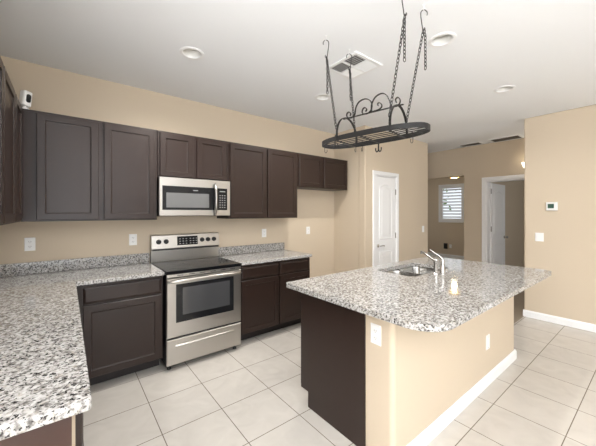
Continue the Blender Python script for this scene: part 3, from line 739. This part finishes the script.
# pot hooks, each hung on the rim or wires
def pot_hook(p, ang, kind, label):
    d = Vector((math.cos(ang), math.sin(ang), 0)); P = Vector(p)
    mb = MB('P')
    if kind == 'thin':
        pts = [P-d*.006+Vector((0, 0, .004)), P-d*.004+Vector((0, 0, .022)), P+Vector((0, 0, .0265)), P+d*.009+Vector((0, 0, .018)), P+d*.0085-Vector((0, 0, .035))]
        for k in range(1, 10):
            a = k*PI*1.15/9; pts.append(P+d*(.0085-.013*(1-math.cos(a)))-Vector((0, 0, .035+.016*math.sin(a))))
        mb.tube(pts, .0021, 6)
        return tag(link('pot_hook', mb, CHAINM), label, 'hook', 'thin hooks on the pot rack')
    q = d.cross(Vector((0, 0, 1)))
    pts0 = [P-d*.010+Vector((0, 0, .0)), P-d*.008+Vector((0, 0, .020)), P+d*.004+Vector((0, 0, .024)), P+d*.010+Vector((0, 0, .012)), P+d*.010-Vector((0, 0, .06))]
    mb.strip(pts0, .0045, .0022, tuple(q))
    for s in (1, -1):
        pts = [P+d*.010-Vector((0, 0, .03))]
        for k in range(0, 11):
            a = k*PI*1.1/10; pts.append(P+d*.010+q*s*(.011*(1-math.cos(a)))-Vector((0, 0, .046+.022*math.sin(a))))
        mb.tube(pts, .0046, 8)
    return tag(link('pot_hook', mb, IRON), label, 'hook', 'double hooks on the pot rack')
def rimpt(t): x, y = oval(t); return rackpt(x, y, -.002)
def outward(t):
    x, y = oval(t); v = R_ @ Vector((x/HB**2, y/HA**2, 0)); return math.atan2(v.y, v.x)
HOOKS = [(.03, 'thin', 'thin wire hook at the far left tip of the pot rack'), (-1.15, 'double', 'black double hook below the left hoop of the pot rack'),
         (1.13, 'thin', 'thin wire hook on the rear rim of the rack, left of the next one'), (1.28, 'thin', 'thin wire hook on the rear rim of the rack, close to the middle double hook'),
         (1.55, 'double', 'black double hook under the middle of the pot rack'), (2.145, 'thin', 'thin wire hook on the right end of the pot rack')]
for t, k, lab in HOOKS: pot_hook(rimpt(t), outward(t), k, lab)

# chains: white ceiling hook > s-hook > chain down to a hoop, with a loose tail
def chain_links(mb, pts, pitch=.022):
    # resample polyline, alternate link planes
    seg = []; P = [Vector(p) for p in pts]
    tot = sum((b-a).length for a, b in zip(P, P[1:])); n = max(2, int(tot/pitch)); 
    def at(s):
        for a, b in zip(P, P[1:]):
            l = (b-a).length
            if s <= l: return a+(b-a)*(s/l), (b-a).normalized()
            s -= l
        return P[-1], (P[-1]-P[-2]).normalized()
    for k in range(n):
        c, t = at((k+.5)*tot/n)
        s = t.cross(Vector((.3, .9, .1))).normalized(); q = t.cross(s)
        ax = (s if k % 2 else q)
        mb.torus(c, .0078, .0027, t, ax, (tot/n/2+.0040)/.0078, 10, 5)
    return mb
CH = [((1.516, 1.581), (-HX*.96, HY), .37, 'chain at the left rear of the pot rack, leftmost of four', (.012, .004), 'leftmost rack chain'),
      ((1.793, 1.601), (HX*.96, HY), .35, 'chain hanging in front of the square ceiling vent', (.006, -.004), 'rack chain in front of the square vent'),
      ((1.777, .959), (HX*.96, -HY), .36, 'chain at the right end of the pot rack, rightmost of four', (-.004, -.014), 'rightmost rack chain'),
      ((1.560, .955), (-HX*.96, -HY), .37, 'chain at the pot rack right end, hook cut off by the photo top', (.002, .004), 'third rack chain from the left')]
for (hx, hy), (lx_, ly_), tail, lab, tw, short in CH:
    eye = thing('ceiling_hook', (hx, hy, HC), 'small pale ceiling hook holding the ' + short, 'hook', 'ceiling hooks for the rack')
    E = MB('P', (hx, hy, HC))
    E.lathe([(.010, 0), (.010, -.003), (.003, -.005)], (0, 0, 0), 'z', 12)
    link('base', E, WHITE, eye)
    E = MB('P', (hx, hy, HC)); E.tube([(0, 0, -.002), (0, 0, -.018)]+[(.009*math.sin(a), 0, -.027+.009*math.cos(a)) for a in [k*PI*1.5/8 for k in range(9)]], .0022, 6)
    link('hook_wire', E, WHITE, eye)
    ch = thing('hanging_chain', (hx, hy, HC-.42), 'dark steel ' + lab, 'chain', 'pot rack chains')
    # s-hook plane faces the room's long axis
    dv = Vector((.784, -.62, 0))*(1 if hy > 1.3 else -1); top_ = Vector((hx, hy, HC-.033))
    sp = []
    for k in range(11):
        a = PI*1.15-k*PI*1.15/10; sp.append(top_+dv*(.021*math.cos(a))+Vector((0, 0, -.021+.023*math.sin(a))))
    sp = [top_+(p-top_) for p in sp]
    sp += [top_+dv*.020+Vector((0, 0, -.045)), top_+dv*.014+Vector((0, 0, -.085)), top_+dv*.010+Vector((0, 0, -.115))]
    for k in range(7):
        a = k*PI*1.3/6; sp.append(top_+dv*(.002+.008*math.cos(a))+Vector((0, 0, -.118-.010*math.sin(a))))
    link('s_hook', MB('P').tube(sp, .0030, 8), CHAINM, ch)
    st = top_+dv*.004+Vector((0, 0, -.122))
    ang = math.acos(.96)
    en = rackpt(lx_, ly_, .03+(HH-.03)*math.sin(ang)+.0)
    link('links', chain_links(MB('P'), [st, en]), CHAINM, ch)
    link('loose_tail', chain_links(MB('P'), [st+Vector((tw[0]*.4, tw[1]*.4, -.006)), st+Vector((tw[0], tw[1], -.05)), st+Vector((tw[0]*1.1, tw[1]*1.1, -tail+.10))]), CHAINM, ch)

# ------------------------------------------------------------------ greenery outside the far window
gm = MB('P', (12.5, 6.4, 0))
for k in range(70):
    p = Vector((random.gauss(0, .5), random.gauss(-.1, .6), 2.45+random.gauss(0, .42)))
    a = Vector((random.uniform(-1, 1), random.uniform(-1, 1), random.uniform(-1, 1))).normalized()*.14; b = a.cross(Vector((random.random(), random.random(), 1))).normalized()*.06
    vs = [gm.V(p-a), gm.V(p+b), gm.V(p+a), gm.V(p-b)]; gm.bm.faces.new(vs)
tr = thing('garden_tree', (12.5, 6.4, 0), 'green garden tree seen through the louvers of the far window', 'tree')
link('foliage', gm, LEAF, tr)
link('trunk', MB('P', (12.5, 6.4, 0)).tube([(0, 0, 0), (.02, .01, 1.2), (0, 0, 2.3)], .07, 8), flat('bark', (.12, .09, .06), .9), tr)
struct('ground_outside', MB('P').box(9.9, 16, 0, 10, -.2, -.1), flat('ground', (.35, .33, .28), .9))

for o in bpy.data.objects:
    if '_w' in o: del o['_w']
